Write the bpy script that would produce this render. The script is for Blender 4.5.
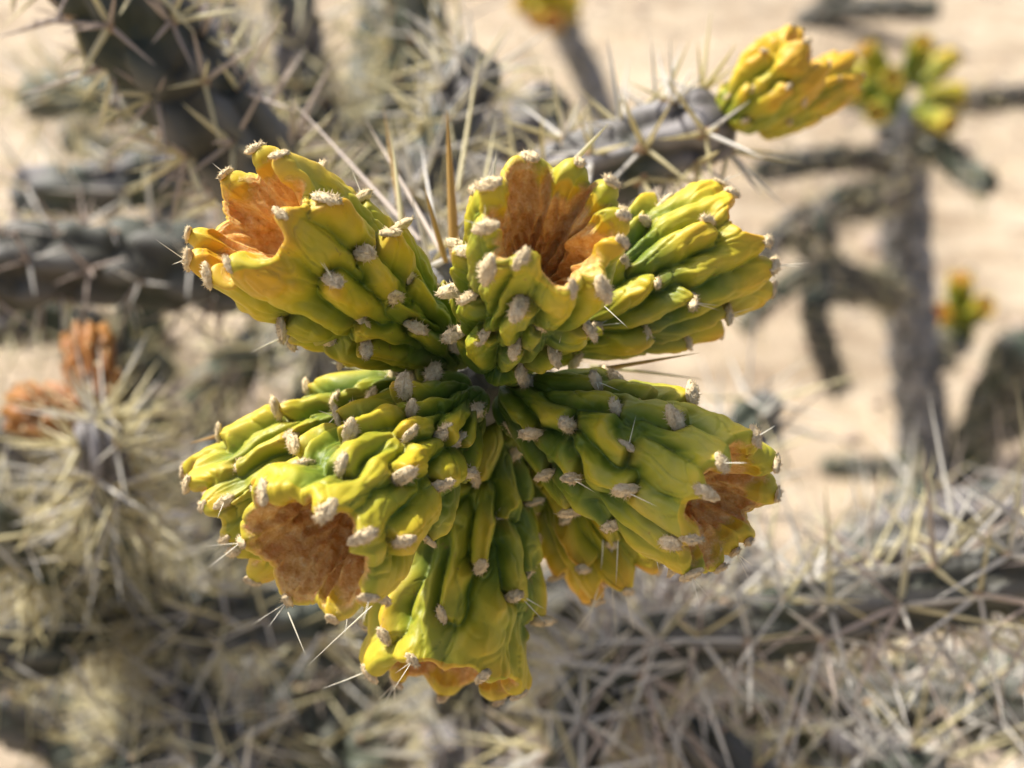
import bpy, math, random
import numpy as np
from mathutils import Vector, Matrix, Quaternion

sc = bpy.context.scene
for o in list(bpy.data.objects):
    bpy.data.objects.remove(o)
R = math.radians
CM = 0.01                                   # everything below is laid out in centimetres

# ---------------------------------------------------------------- camera
PITCH, CAMH, FPX, FOCUS = R(35), 75.0, 1407.0, 18.8
cam_d = bpy.data.cameras.new('camera')
cam = bpy.data.objects.new('camera', cam_d)
sc.collection.objects.link(cam)
cam.location = (0, 0, CAMH * CM)
cam.rotation_euler = (R(90) - PITCH, 0, 0)
cam_d.sensor_width = 36.0
cam_d.lens = 36.0 * FPX / 1024.0
cam_d.clip_start = 0.005
cam_d.clip_end = 200
cam_d.dof.use_dof = True
cam_d.dof.focus_distance = FOCUS * CM
cam_d.dof.aperture_fstop = 17.0
cam_d.dof.aperture_blades = 0
sc.camera = cam

# ---------------------------------------------------------------- sky, sun, exposure
SUN = Vector((-0.50, 0.36, 0.78)).normalized()     # direction towards the sun
w = bpy.data.worlds.new('World'); sc.world = w; w.use_nodes = True
nt = w.node_tree; nt.nodes.clear()
wo = nt.nodes.new('ShaderNodeOutputWorld'); bg = nt.nodes.new('ShaderNodeBackground')
sky = nt.nodes.new('ShaderNodeTexSky'); sky.sky_type = 'NISHITA'; sky.sun_disc = False
sky.sun_elevation = math.asin(SUN.z)
sky.sun_rotation = math.atan2(SUN.x, SUN.y)
sky.dust_density = 4.0; sky.air_density = 0.7
bg.inputs[1].default_value = 0.115
nt.links.new(sky.outputs[0], bg.inputs[0]); nt.links.new(bg.outputs[0], wo.inputs[0])
sl = bpy.data.lights.new('sun', 'SUN'); sl.energy = 4.2; sl.angle = R(0.53); sl.color = (1.0, 0.965, 0.90)
so = bpy.data.objects.new('sun', sl); sc.collection.objects.link(so)
so.rotation_euler = SUN.to_track_quat('Z', 'Y').to_euler(); so.location = (0, 0, 4)
sc.view_settings.view_transform = 'Standard'; sc.view_settings.look = 'None'
sc.view_settings.exposure = 0.72; sc.view_settings.gamma = 1.0
sc.view_settings.use_curve_mapping = False
sc.render.engine = 'CYCLES'
sc.cycles.use_denoising = True
sc.cycles.max_bounces = 6

# ---------------------------------------------------------------- layout helpers (cm, world axes: x right, y away, z up)
CP, SP = math.cos(PITCH), math.sin(PITCH)
def P(px, py, d):
    """the place that lies d cm deep in front of the camera in the direction of a pixel"""
    x = (px - 512) / FPX * d; y = -(py - 384) / FPX * d
    return np.array([x, d * CP + y * SP, CAMH - d * SP + y * CP])
def GND(px, py):
    a = P(px, py, 1.0); t = CAMH / (CAMH - a[2])
    return np.array([a[0] * t, a[1] * t, 0.0])
def project(p):
    p = np.asarray(p, float); x = p[..., 0]; yy = p[..., 1]; zz = p[..., 2] - CAMH
    d = yy * CP - zz * SP; v = yy * SP + zz * CP
    return 512 + x / d * FPX, 384 - v / d * FPX, d
CAMPOS = np.array([0, 0, CAMH])

def nrm(v):
    v = np.asarray(v, float); return v / (np.linalg.norm(v) + 1e-12)
def sstep(a, b, x):
    t = np.clip((x - a) / (b - a), 0, 1); return t * t * (3 - 2 * t)
class Noise:
    """smooth band-limited noise, a sum of random plane waves, about -1..1"""
    def __init__(s, seed, n=14):
        r = np.random.RandomState(seed)
        d = r.normal(size=(n, 3)); s.k = d / np.linalg.norm(d, axis=1)[:, None] * r.uniform(.6, 1.5, (n, 1)) * 2 * np.pi
        s.p = r.uniform(0, 2 * np.pi, n); s.n = n
    def __call__(s, p, f=1.0):
        q = np.asarray(p) * f
        out = np.zeros(q.shape[:-1])
        for i in range(s.n): out += np.sin(q @ s.k[i] + s.p[i])
        return out / math.sqrt(s.n * .5) / 1.6

# ---------------------------------------------------------------- object helpers
COL = sc.collection
def tag(o, label=None, cat=None, group=None, kind=None):
    if label: o['label'] = label
    if cat: o['category'] = cat
    if group: o['group'] = group
    if kind: o['kind'] = kind
    return o
ORIGIN = {}                                  # world origin (cm) of every object made here
def empty(name, base, label, cat, group=None):
    o = bpy.data.objects.new(name, None); COL.objects.link(o); o.empty_display_size = .02
    o.location = Vector(base) * CM; ORIGIN[o.name] = np.array(base, float)
    return tag(o, label, cat, group)
def mesh_np(name, V, F, mat, smooth=True, attrs=None):
    """V (n,3) in cm, F (m,3|4) int array"""
    me = bpy.data.meshes.new(name)
    V = np.asarray(V, float); F = np.asarray(F, np.int32); k = F.shape[1]
    me.vertices.add(len(V)); me.vertices.foreach_set('co', (V * CM).ravel().astype(np.float32))
    me.loops.add(F.size); me.loops.foreach_set('vertex_index', F.ravel())
    me.polygons.add(len(F)); me.polygons.foreach_set('loop_start', np.arange(0, F.size, k, dtype=np.int32))
    if smooth: me.polygons.foreach_set('use_smooth', np.ones(len(F), bool))
    for an, av in (attrs or {}).items():
        a = me.attributes.new(an, 'FLOAT', 'POINT'); a.data.foreach_set('value', np.asarray(av, np.float32).ravel())
    me.update(calc_edges=True); me.validate()
    if mat: me.materials.append(mat)
    return me
def place(name, me, org, parent=None, quat=None, scale=None):
    o = bpy.data.objects.new(name, me); COL.objects.link(o)
    org = np.array(org, float); ORIGIN[o.name] = org
    if parent is not None:
        o.parent = parent; o.location = Vector(org - ORIGIN[parent.name]) * CM
    else: o.location = Vector(org) * CM
    if quat is not None: o.rotation_mode = 'QUATERNION'; o.rotation_quaternion = quat
    if scale is not None: o.scale = scale
    return o
def grid_faces(nr, nc, wrap=True):
    i = np.arange(nr - 1)[:, None]; j = np.arange(nc if wrap else nc - 1)[None, :]
    j2 = (j + 1) % nc
    return np.stack([i * nc + j, i * nc + j2, (i + 1) * nc + j2, (i + 1) * nc + j], -1).reshape(-1, 4)

# ---------------------------------------------------------------- materials
class NB:
    def __init__(s, name):
        s.m = bpy.data.materials.new(name); s.m.use_nodes = True; s.t = s.m.node_tree
        s.b = s.t.nodes['Principled BSDF']
    def n(s, typ, **kw):
        x = s.t.nodes.new(typ)
        for k, v in kw.items(): setattr(x, k, v)
        return x
    def l(s, a, b): s.t.links.new(a, b)
    def noise(s, scale, detail=4, rough=.55, co=None, dist=0):
        x = s.n('ShaderNodeTexNoise'); x.inputs['Scale'].default_value = scale
        x.inputs['Detail'].default_value = detail; x.inputs['Roughness'].default_value = rough
        x.inputs['Distortion'].default_value = dist
        if co is not None: s.l(co, x.inputs['Vector'])
        return x.outputs[0]
    def obj_co(s): return s.n('ShaderNodeTexCoord').outputs['Object']
    def attr(s, name): return s.n('ShaderNodeAttribute', attribute_name=name).outputs['Fac']
    def ramp(s, fac, stops, interp='LINEAR'):
        x = s.n('ShaderNodeValToRGB'); e = x.color_ramp.elements; x.color_ramp.interpolation = interp
        while len(e) < len(stops): e.new(.5)
        for i, (p, c) in enumerate(stops): e[i].position = p; e[i].color = (*c, 1)
        s.l(fac, x.inputs[0]); return x.outputs[0]
    def mix(s, fac, a, b, blend='MIX'):
        x = s.n('ShaderNodeMix', data_type='RGBA', blend_type=blend)
        for sock, v in ((x.inputs[0], fac), (x.inputs[6], a), (x.inputs[7], b)):
            if hasattr(v, 'links') or hasattr(v, 'is_linked'): s.l(v, sock)
            elif isinstance(v, tuple): sock.default_value = (*v, 1)
            else: sock.default_value = v
        return x.outputs[2]
    def math(s, op, a, b=0.0, c=None, clamp=False):
        x = s.n('ShaderNodeMath', operation=op, use_clamp=clamp)
        for i, v in enumerate((a, b, c)):
            if v is None: continue
            if hasattr(v, 'is_linked'): s.l(v, x.inputs[i])
            else: x.inputs[i].default_value = v
        return x.outputs[0]
    def bump(s, h, strength, dist):
        x = s.n('ShaderNodeBump'); x.inputs['Strength'].default_value = strength; x.inputs['Distance'].default_value = dist
        s.l(h, x.inputs['Height']); s.l(x.outputs[0], s.b.inputs['Normal'])
    def base(s, c):
        if isinstance(c, tuple): s.b.inputs['Base Color'].default_value = (*c, 1)
        else: s.l(c, s.b.inputs['Base Color'])
    def rough(s, r):
        if hasattr(r, 'is_linked'): s.l(r, s.b.inputs['Roughness'])
        else: s.b.inputs['Roughness'].default_value = r
    def sss(s, wgt, rad, scale):
        s.b.inputs['Subsurface Weight'].default_value = wgt
        s.b.inputs['Subsurface Radius'].default_value = rad
        s.b.inputs['Subsurface Scale'].default_value = scale

def fruit_material(name, shift=0.0, stops=None):
    k = NB(name); co = k.obj_co()
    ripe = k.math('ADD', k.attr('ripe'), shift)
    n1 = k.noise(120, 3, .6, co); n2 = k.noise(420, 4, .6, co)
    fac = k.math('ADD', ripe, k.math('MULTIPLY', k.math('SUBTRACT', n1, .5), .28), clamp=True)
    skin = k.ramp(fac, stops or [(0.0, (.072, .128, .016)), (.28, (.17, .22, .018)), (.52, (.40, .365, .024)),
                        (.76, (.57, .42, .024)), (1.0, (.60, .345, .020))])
    speck = k.ramp(n2, [(.0, (.86, .86, .82)), (.5, (1, 1, 1)), (1.0, (1.06, 1.05, 1.0))])
    skin = k.mix(1.0, skin, speck, 'MULTIPLY')
    skin = k.mix(k.math('MULTIPLY', k.attr('blush'), .25), skin, (.46, .22, .06))
    # dull bloom and small dry scars on the skin
    n3 = k.noise(75, 5, .7, co, .6); n4 = k.noise(900, 2, .5, co)
    skin = k.mix(k.ramp(n3, [(.52, (0, 0, 0)), (.80, (.30, .30, .30))]), skin, (.42, .36, .17))
    sc_ = k.math('MULTIPLY', k.ramp(n4, [(.66, (0, 0, 0)), (.72, (1, 1, 1))]), k.ramp(n1, [(.5, (0, 0, 0)), (.62, (.6, .6, .6))]))
    skin = k.mix(sc_, skin, (.27, .15, .05))
    # dry fibrous cup
    mp = k.n('ShaderNodeMapping'); mp.inputs['Scale'].default_value = (1, 1, 1); k.l(co, mp.inputs[0])
    f1 = k.noise(800, 6, .72, mp.outputs[0], .35); f2 = k.noise(2400, 3, .6, co)
    cup = k.ramp(k.math('ADD', k.math('MULTIPLY', f1, .75), k.math('MULTIPLY', f2, .25)),
                 [(.28, (.44, .18, .035)), (.42, (.70, .37, .09)), (.54, (.80, .50, .17)), (.68, (.88, .68, .36))])
    cf = k.math('ADD', k.attr('cup'), k.math('MULTIPLY', k.math('SUBTRACT', f1, .5), .5), clamp=True)
    cf = k.ramp(cf, [(.35, (0, 0, 0)), (.65, (1, 1, 1))])
    k.base(k.mix(cf, skin, cup))
    r = k.math('ADD', k.math('MULTIPLY', cf, .35), k.math('ADD', .40, k.math('MULTIPLY', n1, .20)))
    k.rough(r)
    k.b.inputs['Specular IOR Level'].default_value = .34
    k.sss(.35, (1.0, .6, .12), .0011)
    hb = k.math('ADD', k.math('MULTIPLY', n2, .35), k.math('MULTIPLY', k.math('MULTIPLY', f1, cf), 3.0))
    k.bump(hb, .6, .0005)
    return k.m
M = {}
M['fruit'] = fruit_material('fruit_skin')
M['fruit_yellow'] = fruit_material('yellow_fruit_skin', .16)
M['fruit_dry'] = fruit_material('dry_fruit_skin', 0, [(0, (.20, .075, .015)), (.4, (.32, .125, .022)), (.7, (.42, .18, .035)), (1, (.46, .22, .06))])

k = NB('areole_felt'); co = k.obj_co(); n = k.noise(7, 4, .7, co); n2 = k.noise(1.5, 2, .5, co)
k.base(k.mix(k.math('MULTIPLY', n2, .22), k.ramp(n, [(.28, (.56, .38, .18)), (.48, (.84, .67, .40)), (.7, (.90, .79, .56))]), (.60, .40, .20)))
k.rough(.95); k.bump(n, .9, .00022); k.b.inputs['Specular IOR Level'].default_value = .1
M['areole'] = k.m
k = NB('stem_areole_felt'); co = k.obj_co(); n = k.noise(5, 4, .7, co)
k.base(k.ramp(n, [(.3, (.26, .15, .08)), (.7, (.48, .34, .20))])); k.rough(.95); M['stem_areole'] = k.m

def spine_material(name, a, b):
    k = NB(name); oi = k.n('ShaderNodeObjectInfo').outputs['Random']; co = k.obj_co()
    n = k.noise(160, 3, .5, co)
    k.base(k.mix(k.math('ADD', k.math('MULTIPLY', oi, .5), k.math('MULTIPLY', n, .5)), a, b))
    tr = k.n('ShaderNodeBsdfTranslucent'); mx = k.n('ShaderNodeMixShader'); mx.inputs[0].default_value = .35
    k.l(k.b.inputs['Base Color'].links[0].from_socket, tr.inputs[0])
    out = k.t.nodes['Material Output']; k.l(k.b.outputs[0], mx.inputs[1]); k.l(tr.outputs[0], mx.inputs[2]); k.l(mx.outputs[0], out.inputs[0])
    k.rough(.42); k.b.inputs['Specular IOR Level'].default_value = .5
    return k.m
M['spine'] = spine_material('spine_sheath_straw', (.68, .59, .30), (.82, .77, .54))
M['spine_pale'] = spine_material('spine_sheath_pale', (.84, .81, .71), (.70, .66, .60))
M['spine_orange'] = spine_material('spine_sheath_orange', (.60, .36, .10), (.56, .40, .15))
M['spine_pink'] = spine_material('spine_sheath_pink', (.56, .46, .40), (.64, .55, .43))
k = NB('glochid_bristle'); k.base((.82, .76, .58)); k.rough(.3); k.sss(.4, (1, .9, .6), .0004); M['bristle'] = k.m

def stem_material(name, lo, mid, hi, green):
    k = NB(name); co = k.obj_co()
    n = k.noise(90, 5, .6, co); n2 = k.noise(700, 4, .6, co)
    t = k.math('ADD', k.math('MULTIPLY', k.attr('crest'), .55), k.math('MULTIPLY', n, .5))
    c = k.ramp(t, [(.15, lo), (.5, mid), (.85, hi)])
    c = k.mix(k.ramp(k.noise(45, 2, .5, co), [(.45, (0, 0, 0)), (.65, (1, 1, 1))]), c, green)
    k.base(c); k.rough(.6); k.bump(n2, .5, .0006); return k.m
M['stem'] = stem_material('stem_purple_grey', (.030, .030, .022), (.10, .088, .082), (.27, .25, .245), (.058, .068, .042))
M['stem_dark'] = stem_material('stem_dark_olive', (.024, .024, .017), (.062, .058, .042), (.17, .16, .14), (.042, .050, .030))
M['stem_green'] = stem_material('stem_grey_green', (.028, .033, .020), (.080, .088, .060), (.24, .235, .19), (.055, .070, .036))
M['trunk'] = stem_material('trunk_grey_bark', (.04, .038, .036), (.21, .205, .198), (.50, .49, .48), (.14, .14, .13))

k = NB('sandy_soil'); co = k.obj_co()
a = k.noise(1.6, 5, .6, co); b = k.noise(22, 6, .65, co); c = k.noise(260, 4, .6, co)
col = k.ramp(k.math('ADD', k.math('MULTIPLY', a, .45), k.math('MULTIPLY', b, .55)),
             [(.3, (.25, .185, .125)), (.44, (.405, .32, .222)), (.56, (.485, .40, .29)), (.70, (.55, .475, .365))])
mp = k.n('ShaderNodeMapping'); mp.inputs['Scale'].default_value = (1.0, 3.2, 1); k.l(co, mp.inputs[0])
col = k.mix(1.0, col, k.ramp(k.noise(3.5, 5, .65, mp.outputs[0]), [(.34, (.66, .62, .58)), (.5, (1, 1, 1)), (.68, (1.12, 1.1, 1.06))]), 'MULTIPLY')  # stretched noise paints darker shadow streaks into the sand colour
col = k.mix(1.0, col, k.ramp(c, [(.3, (.72, .70, .68)), (.55, (1, 1, 1)), (.8, (1.15, 1.12, 1.08))]), 'MULTIPLY')
k.base(col); k.rough(.95); k.bump(k.math('ADD', b, k.math('MULTIPLY', c, .4)), .8, .006); k.b.inputs['Specular IOR Level'].default_value = .15
M['sand'] = k.m
k = NB('pebble_stone'); co = k.obj_co(); oi = k.n('ShaderNodeObjectInfo').outputs['Random']
k.base(k.mix(k.noise(60, 4, .6, co), (.32, .22, .15), (.55, .46, .37))); k.rough(.9); M['pebble'] = k.m
k = NB('dry_straw'); co = k.obj_co(); k.base(k.mix(k.noise(30, 3, .5, co), (.50, .40, .20), (.68, .60, .38))); k.rough(.7); M['straw'] = k.m

# ---------------------------------------------------------------- small shared meshes
def unit_spine(curve, seed):
    rs = np.random.RandomState(seed)
    zs = [0, .12, .4, .72, 1.0]; rr = [.75, 1.0, .82, .5, .03]
    n = 6; V = []
    for z, r_ in zip(zs, rr):
        cx = curve * z * z
        for i in range(n):
            a = 2 * math.pi * i / n
            V.append((r_ * math.cos(a) + cx, r_ * .75 * math.sin(a), z))
    F = grid_faces(len(zs), n)
    return np.array(V), F
SPV = [unit_spine(c, i) for i, c in enumerate((0.0, .9, -1.1, 1.8))]
def spine_meshes(mat):
    out = []
    for V, F in SPV:
        me = mesh_np('spine', V / CM * 1.0, F, M[mat])      # unit mesh, scaled per object
        out.append(me)
    return out
SPM = {m: spine_meshes(m) for m in ('spine', 'spine_pale', 'spine_orange', 'spine_pink', 'bristle')}
def quat_z(d, roll=0.0):
    q = Vector(d).to_track_quat('Z', 'Y')
    return q @ Quaternion((0, 0, 1), roll)
def spine_obj(name, base, tip, rad, mat, parent, var=0, roll=0.0):
    d = np.array(tip) - np.array(base); L = np.linalg.norm(d)
    return place(name, SPM[mat][var], base, parent, quat_z(d / L, roll), (rad * CM, rad * CM, L * CM))

def pad_mesh(seed):
    """oval felted areole with a ragged fuzz of short hairs, unit length about 1"""
    rs = np.random.RandomState(seed); ns = Noise(seed + 50)
    nr, nc = 12, 20; V = []
    for i in range(nr):
        th = math.pi * (i + .02) / (nr - .96)
        for j in range(nc):
            a = 2 * math.pi * j / nc
            V.append((math.sin(th) * math.cos(a), math.sin(th) * math.sin(a), math.cos(th)))
    V = np.array(V); V *= (1 + .10 * ns(V, .5) + +.07 * ns(V, 1.3) + .10 * rs.normal(size=len(V)))[:, None]
    S = np.array([.56, 1.0, .42]); V = V * S
    F = [tuple(f) for f in grid_faces(nr, nc)]
    V = V.tolist()
    for _ in range(110):
        d = rs.normal(size=3); d[2] = abs(d[2]) * .7; d = nrm(d); p = d * S * .93
        t = nrm(d + rs.normal(size=3) * .55); L = rs.uniform(.15, .5); b0 = len(V)
        s1 = nrm(np.cross(t, [.3, .2, .9])) * .045; s2 = nrm(np.cross(t, s1)) * .045
        V += [list(p + s1), list(p - .5 * s1 + s2), list(p - .5 * s1 - s2), list(p + t * L)]
        F += [(b0, b0 + 1, b0 + 3, b0 + 3)[:4], (b0 + 1, b0 + 2, b0 + 3, b0 + 3), (b0 + 2, b0, b0 + 3, b0 + 3)]
    me = bpy.data.meshes.new('areole')
    me.from_pydata([tuple(v) for v in V], [], [tuple(dict.fromkeys(f)) for f in F])
    me.polygons.foreach_set('use_smooth', np.ones(len(me.polygons), bool)); me.materials.append(M['areole'])
    return me
PADS = [pad_mesh(i) for i in range(6)]
def frame_quat(nor, tan):
    z = Vector(nrm(nor)); y = Vector(tan); y = (y - z * y.dot(z)).normalized(); x = y.cross(z)
    return Matrix((x, y, z)).transposed().to_quaternion()

# ---------------------------------------------------------------- the fruit
def build_fruit(base, tip, Rb, Rr, seed, side=(), rim=(), twist=0.0, nu=300, nvo=210, ripe=0.0, H=.40,
                lobe=.17, cupdepth=1.35, gap=.66, bulge=.06, mat='fruit', nlobes=8, tl=1.05):
    """returns dict with mesh (verts relative to base), areole frames. side / rim: pixels of areoles seen in the photo"""
    rs = np.random.RandomState(seed); ns = Noise(seed + 7); ns2 = Noise(seed + 99)
    base = np.array(base, float); tip = np.array(tip, float)
    ax = nrm(tip - base); L = np.linalg.norm(tip - base)
    ex = nrm(np.cross(ax, [0.13, .37, .9])); ey = np.cross(ax, ex)
    def rad(v):
        v = np.asarray(v, float)
        r = Rb + (Rr - Rb) * np.sin(np.pi / 2 * np.clip(v * 1.15, 0, 1)) ** 1.25 + bulge * np.sin(np.pi * np.clip(v, 0, 1))
        return r * np.sqrt(np.clip(1 - (1 - np.clip(v / .10, 0, 1)) ** 2, 0, 1))
    def pos(u, v, off=0.0, dz=0.0):
        r = rad(v) + off
        return base + (ax * (v * L + dz)[..., None] + ex * (np.cos(u) * r)[..., None] + ey * (np.sin(u) * r)[..., None])
    # --- areoles
    A = []                                       # (u, v, isrim)
    if len(side):
        U, Vv = np.meshgrid(np.linspace(0, 2 * np.pi, 180, endpoint=False), np.linspace(.1, .97, 90))
        pp = pos(U, Vv, H * .8, H * .25); px, py, dd = project(pp)
        outn = np.cos(U)[..., None] * ex + np.sin(U)[..., None] * ey
        front = np.sum(outn * (CAMPOS - pp), -1) / np.linalg.norm(CAMPOS - pp, axis=-1)
        for (sx, sy) in side:
            e = np.hypot(px - sx, py - sy) + np.where(front < .02, 1e3, 0) + dd * .5
            i = np.unravel_index(np.argmin(e), e.shape); A.append((U[i], Vv[i], False))
    RU = []
    if len(rim):
        U = np.linspace(0, 2 * np.pi, 720, endpoint=False)
        pp = pos(U, np.ones(720), H * .75, lobe * .85); px, py, dd = project(pp)
        for (sx, sy) in rim:
            e = np.hypot(px - sx, py - sy); RU.append(U[int(np.argmin(e))])
    RU = sorted(RU)
    RU2 = []
    for u0 in RU:
        if not RU2 or u0 - RU2[-1] > .22: RU2.append(u0)
    RU = RU2
    if RU:
        step = 2 * np.pi / nlobes; ext = []
        for i, u0 in enumerate(RU):
            u1 = RU[(i + 1) % len(RU)] + (2 * np.pi if i == len(RU) - 1 else 0)
            m = int(round((u1 - u0) / step)) - 1
            for q in range(m): ext.append((u0 + (u1 - u0) * (q + 1) / (m + 1)) % (2 * np.pi))
        RU = sorted(RU + ext)
    else:
        RU = [(i + rs.uniform(-.15, .15)) * 2 * np.pi / nlobes for i in range(nlobes)]
    for u0 in RU: A.append((u0, 1.04, True))
    # fill the rest (the far side and gaps) with a jittered spiral lattice
    nring = max(3, int(round(L / .62)))
    for i in range(nring):
        v = 1 - (i + 1) * (.9 / (nring + .3))
        for q in range(nlobes):
            u0 = (q + .5 * ((i + 1) % 2)) * 2 * np.pi / nlobes + twist * (1 - v) + rs.uniform(-.08, .08) + RU[0]
            vv = v + rs.uniform(-.02, .02)
            ok = True
            for (a, b, _) in A:
                du = (u0 - a + np.pi) % (2 * np.pi) - np.pi
                if np.hypot(du * (rad(vv) + H), (vv - b) * L) < gap * rs.uniform(.9, 1.1): ok = False; break
            if ok: A.append((u0 % (2 * np.pi), vv, False))
    par = [dict(u=a, v=b, rim=c, Lt=tl * rs.uniform(.85, 1.3) * (1.35 if c else 1.0), w=rs.uniform(.165, .215) * (1.15 if c else 1),
                H=H * rs.uniform(.85, 1.15) * (.78 if c else 1.0), ph=rs.uniform(0, 6.28), lh=lobe * rs.uniform(.75, 1.2), sl=twist * .25 + rs.uniform(-.13, .13),
                wob=rs.uniform(.02, .055), wk=rs.uniform(.88, 1.12)) for a, b, c in A]
    # --- height field over (v,u)
    U, Vv = np.meshgrid(np.linspace(0, 2 * np.pi, nu, endpoint=False), np.linspace(0, 1, nvo))
    P0 = pos(U, Vv)
    loc = P0 - base
    wu = U + .04 * ns(loc, .7) + .024 * ns2(loc, 1.7); wv = Vv + .010 * ns2(loc, .8)
    rr = np.maximum(rad(Vv), .25) + .18
    d1 = np.full_like(U, 9.0); d2 = np.full_like(U, 9.0); env = np.zeros_like(U); blush = np.zeros_like(U)
    for t in par:
        a = (wv - t['v']) * L
        du = (wu - t['u'] + np.pi) % (2 * np.pi) - np.pi
        b = du * rr - t['sl'] * a - t['wob'] * np.sin(a * 4.0 + t['ph'])
        over = np.where(a > 0, a * 2.3, np.where(a < -t['Lt'], a + t['Lt'], 0.0))
        d = np.hypot(b * t['wk'], over) + .10 * sstep(-.5 * t['Lt'], -t['Lt'], a)
        e = t['H'] * (.62 + .38 * sstep(-t['Lt'], -.1, a))
        first = d < d1
        d2 = np.where(first, d1, np.minimum(d2, d)); env = np.where(first, e, env); d1 = np.where(first, d, d1)
        blush = np.maximum(blush, np.exp(-((a - .10) / .13) ** 2 - (b / .17) ** 2))
    tt = np.clip((d2 - d1) / (d2 + d1 + 1e-6), 0, 1)
    prof = (1 - (1 - tt) ** 1.75) ** .92
    h = env * prof * np.clip(.55 + .45 * (d1 + d2) / .55, 0, 1.12) * (.45 + .55 * sstep(.0, .40, Vv))
    for _ in range(1):                       # soften the creases a little
        h = .5 * h + .125 * (np.roll(h, 1, 1) + np.roll(h, -1, 1) + np.vstack([h[:1], h[:-1]]) + np.vstack([h[1:], h[-1:]]))
    wq = .5 * sstep(.80, 1.0, Vv); h = h * (1 - wq) + wq * (.72 * env)
    cn = ns(loc, 1.1)
    vs = sstep(0, .2, Vv)
    h = h + (.024 * cn + .020 * ns2(loc, 2.2) + .008 * ns(loc, 4.5)) * vs
    # fine lengthwise shrivel lines on the flanks
    cc = np.stack([np.cos(U) * 1.6, np.sin(U) * 1.6, Vv * L * .40], -1) + .08 * np.stack([ns(loc, 1.3), ns2(loc, 1.3), ns(loc, 1.1)], -1)
    h -= (.050 * np.exp(-(ns2(cc, 1.3) / .13) ** 2) + .028 * np.exp(-(ns(cc, 2.2) / .15) ** 2)) * vs * (1 - .5 * prof)
    # --- lobes of the rim
    uu = U[0]; zl = np.zeros(nu)
    for t in par:
        if t['rim']:
            du = (uu - t['u'] + np.pi) % (2 * np.pi) - np.pi
            zl = np.maximum(zl, t['lh'] * np.exp(-(np.abs(du) * (Rr + .3) / .25) ** 2.6))
    circ = np.stack([np.cos(uu) * Rr, np.sin(uu) * Rr, 0 * uu], -1)
    crk = ns(circ, 1.6) * .05 + ns2(circ, 3.6) * .022
    hr = h[-1]
    zl = zl + crk
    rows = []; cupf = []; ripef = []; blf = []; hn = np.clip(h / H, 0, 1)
    # outer
    wl = sstep(.70, 1.0, Vv)
    for i in range(nvo):
        v = Vv[i]; off = h[i]
        rows.append(pos(uu, v, off * (1 - .25 * wl[i] * np.clip(zl / lobe, 0, 1)), .45 * h[i] * sstep(.05, .3, v) + zl * wl[i]))
        cupf.append(np.zeros(nu)); blf.append(blush[i])
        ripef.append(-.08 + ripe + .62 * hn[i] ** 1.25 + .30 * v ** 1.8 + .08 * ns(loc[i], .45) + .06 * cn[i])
    # rolled rim
    th = .12; nrim = 14; lb = np.clip(zl / lobe, 0, 1)
    hr_eff = hr * (1 - .25 * lb); hr_in = hr_eff - .0
    for i in range(1, nrim):
        ph = math.pi * i / nrim
        thu = th * (1 + 1.6 * lb ** 1.5)
        r = -thu / 2 + thu / 2 * math.cos(ph)
        one = np.ones(nu)
        rows.append(pos(uu, one, hr_eff + r, .45 * hr + zl + thu / 2 * math.sin(ph) * .8))
        cupf.append((.05 + .75 * (i / nrim)) * (1 - .55 * lb) * np.ones(nu)); blf.append(blush[-1] * .5)
        ripef.append(.62 + ripe + .2 * ns(circ, 1.0))
    # cup
    nin = 64
    for i in range(nin + 1):
        s = i / nin; dep = s
        fall = np.clip(1 - s, 0, 1)
        k_r = (1 - s ** 1.8) ** .60 if s < 1 else 0.0
        thu = th * (1 + 1.6 * lb ** 1.5)
        rin = (Rr - thu + hr_eff * (.85 - .72 * sstep(0, .34, s)))
        p3 = np.stack([np.cos(uu) * Rr, np.sin(uu) * Rr, np.full(nu, s * cupdepth * .7)], -1)
        wr = (.075 * ns(p3, 1.2) + .050 * ns2(p3, 2.6) + .030 * ns(p3, 6.0)) * min(1, s * 5 + .25) * (1 if s < .93 else (1 - s) / .07)
        rad_in = np.maximum(rin * k_r + wr, 0.0)
        z = (.45 * hr + zl) * np.clip(1 - s * 2.6, 0, 1) ** 1.5 - cupdepth * s + .035 * ns2(p3, 1.6) * s
        pt = base + ax * (L + z)[:, None] + ex * (np.cos(uu) * rad_in)[:, None] + ey * (np.sin(uu) * rad_in)[:, None]
        rows.append(pt)
        cupf.append(np.clip(.80 + 1.5 * s - .75 * lb * (1 - sstep(0, .22, s)), 0, 1)); blf.append(np.zeros(nu))
        ripef.append(np.full(nu, .8 + ripe))
    V = np.concatenate(rows); F = grid_faces(len(rows), nu)
    me = mesh_np('fruit', V - base, F, M[mat], attrs=dict(ripe=np.concatenate(ripef), cup=np.concatenate(cupf), blush=np.concatenate(blf)))
    # --- frames of the areoles on the finished surface
    G = V.reshape(len(rows), nu, 3); fr = []
    for t in par:
        j = int(round(t['u'] / (2 * np.pi) * nu)) % nu
        if t['rim']:
            i = nvo + 4
            # pad rides the tip of the lobe
            i0, i1 = nvo - 12, nvo + 1
        else:
            i = int(np.clip(round((t['v'] + .03 / L) * (nvo - 1)), 2, nvo - 3)); i0, i1 = i - 5, i + 5
        ta = G[i1, j] - G[i0, j]; tb = G[i, (j + 3) % nu] - G[i, (j - 3) % nu]
        nor = nrm(np.cross(tb, ta)); outw = ex * math.cos(t['u']) + ey * math.sin(t['u'])
        if nor @ (outw + .3 * ax) < 0: nor = -nor
        if t['rim']: nor = nrm(outw * .62 + ax * .78)
        fr.append(dict(p=G[i, j].copy(), n=nor, t=nrm(ta), rim=t['rim'], ax=ax, out=outw))
    return dict(me=me, base=base, fr=fr, ax=ax, V=V)

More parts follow.
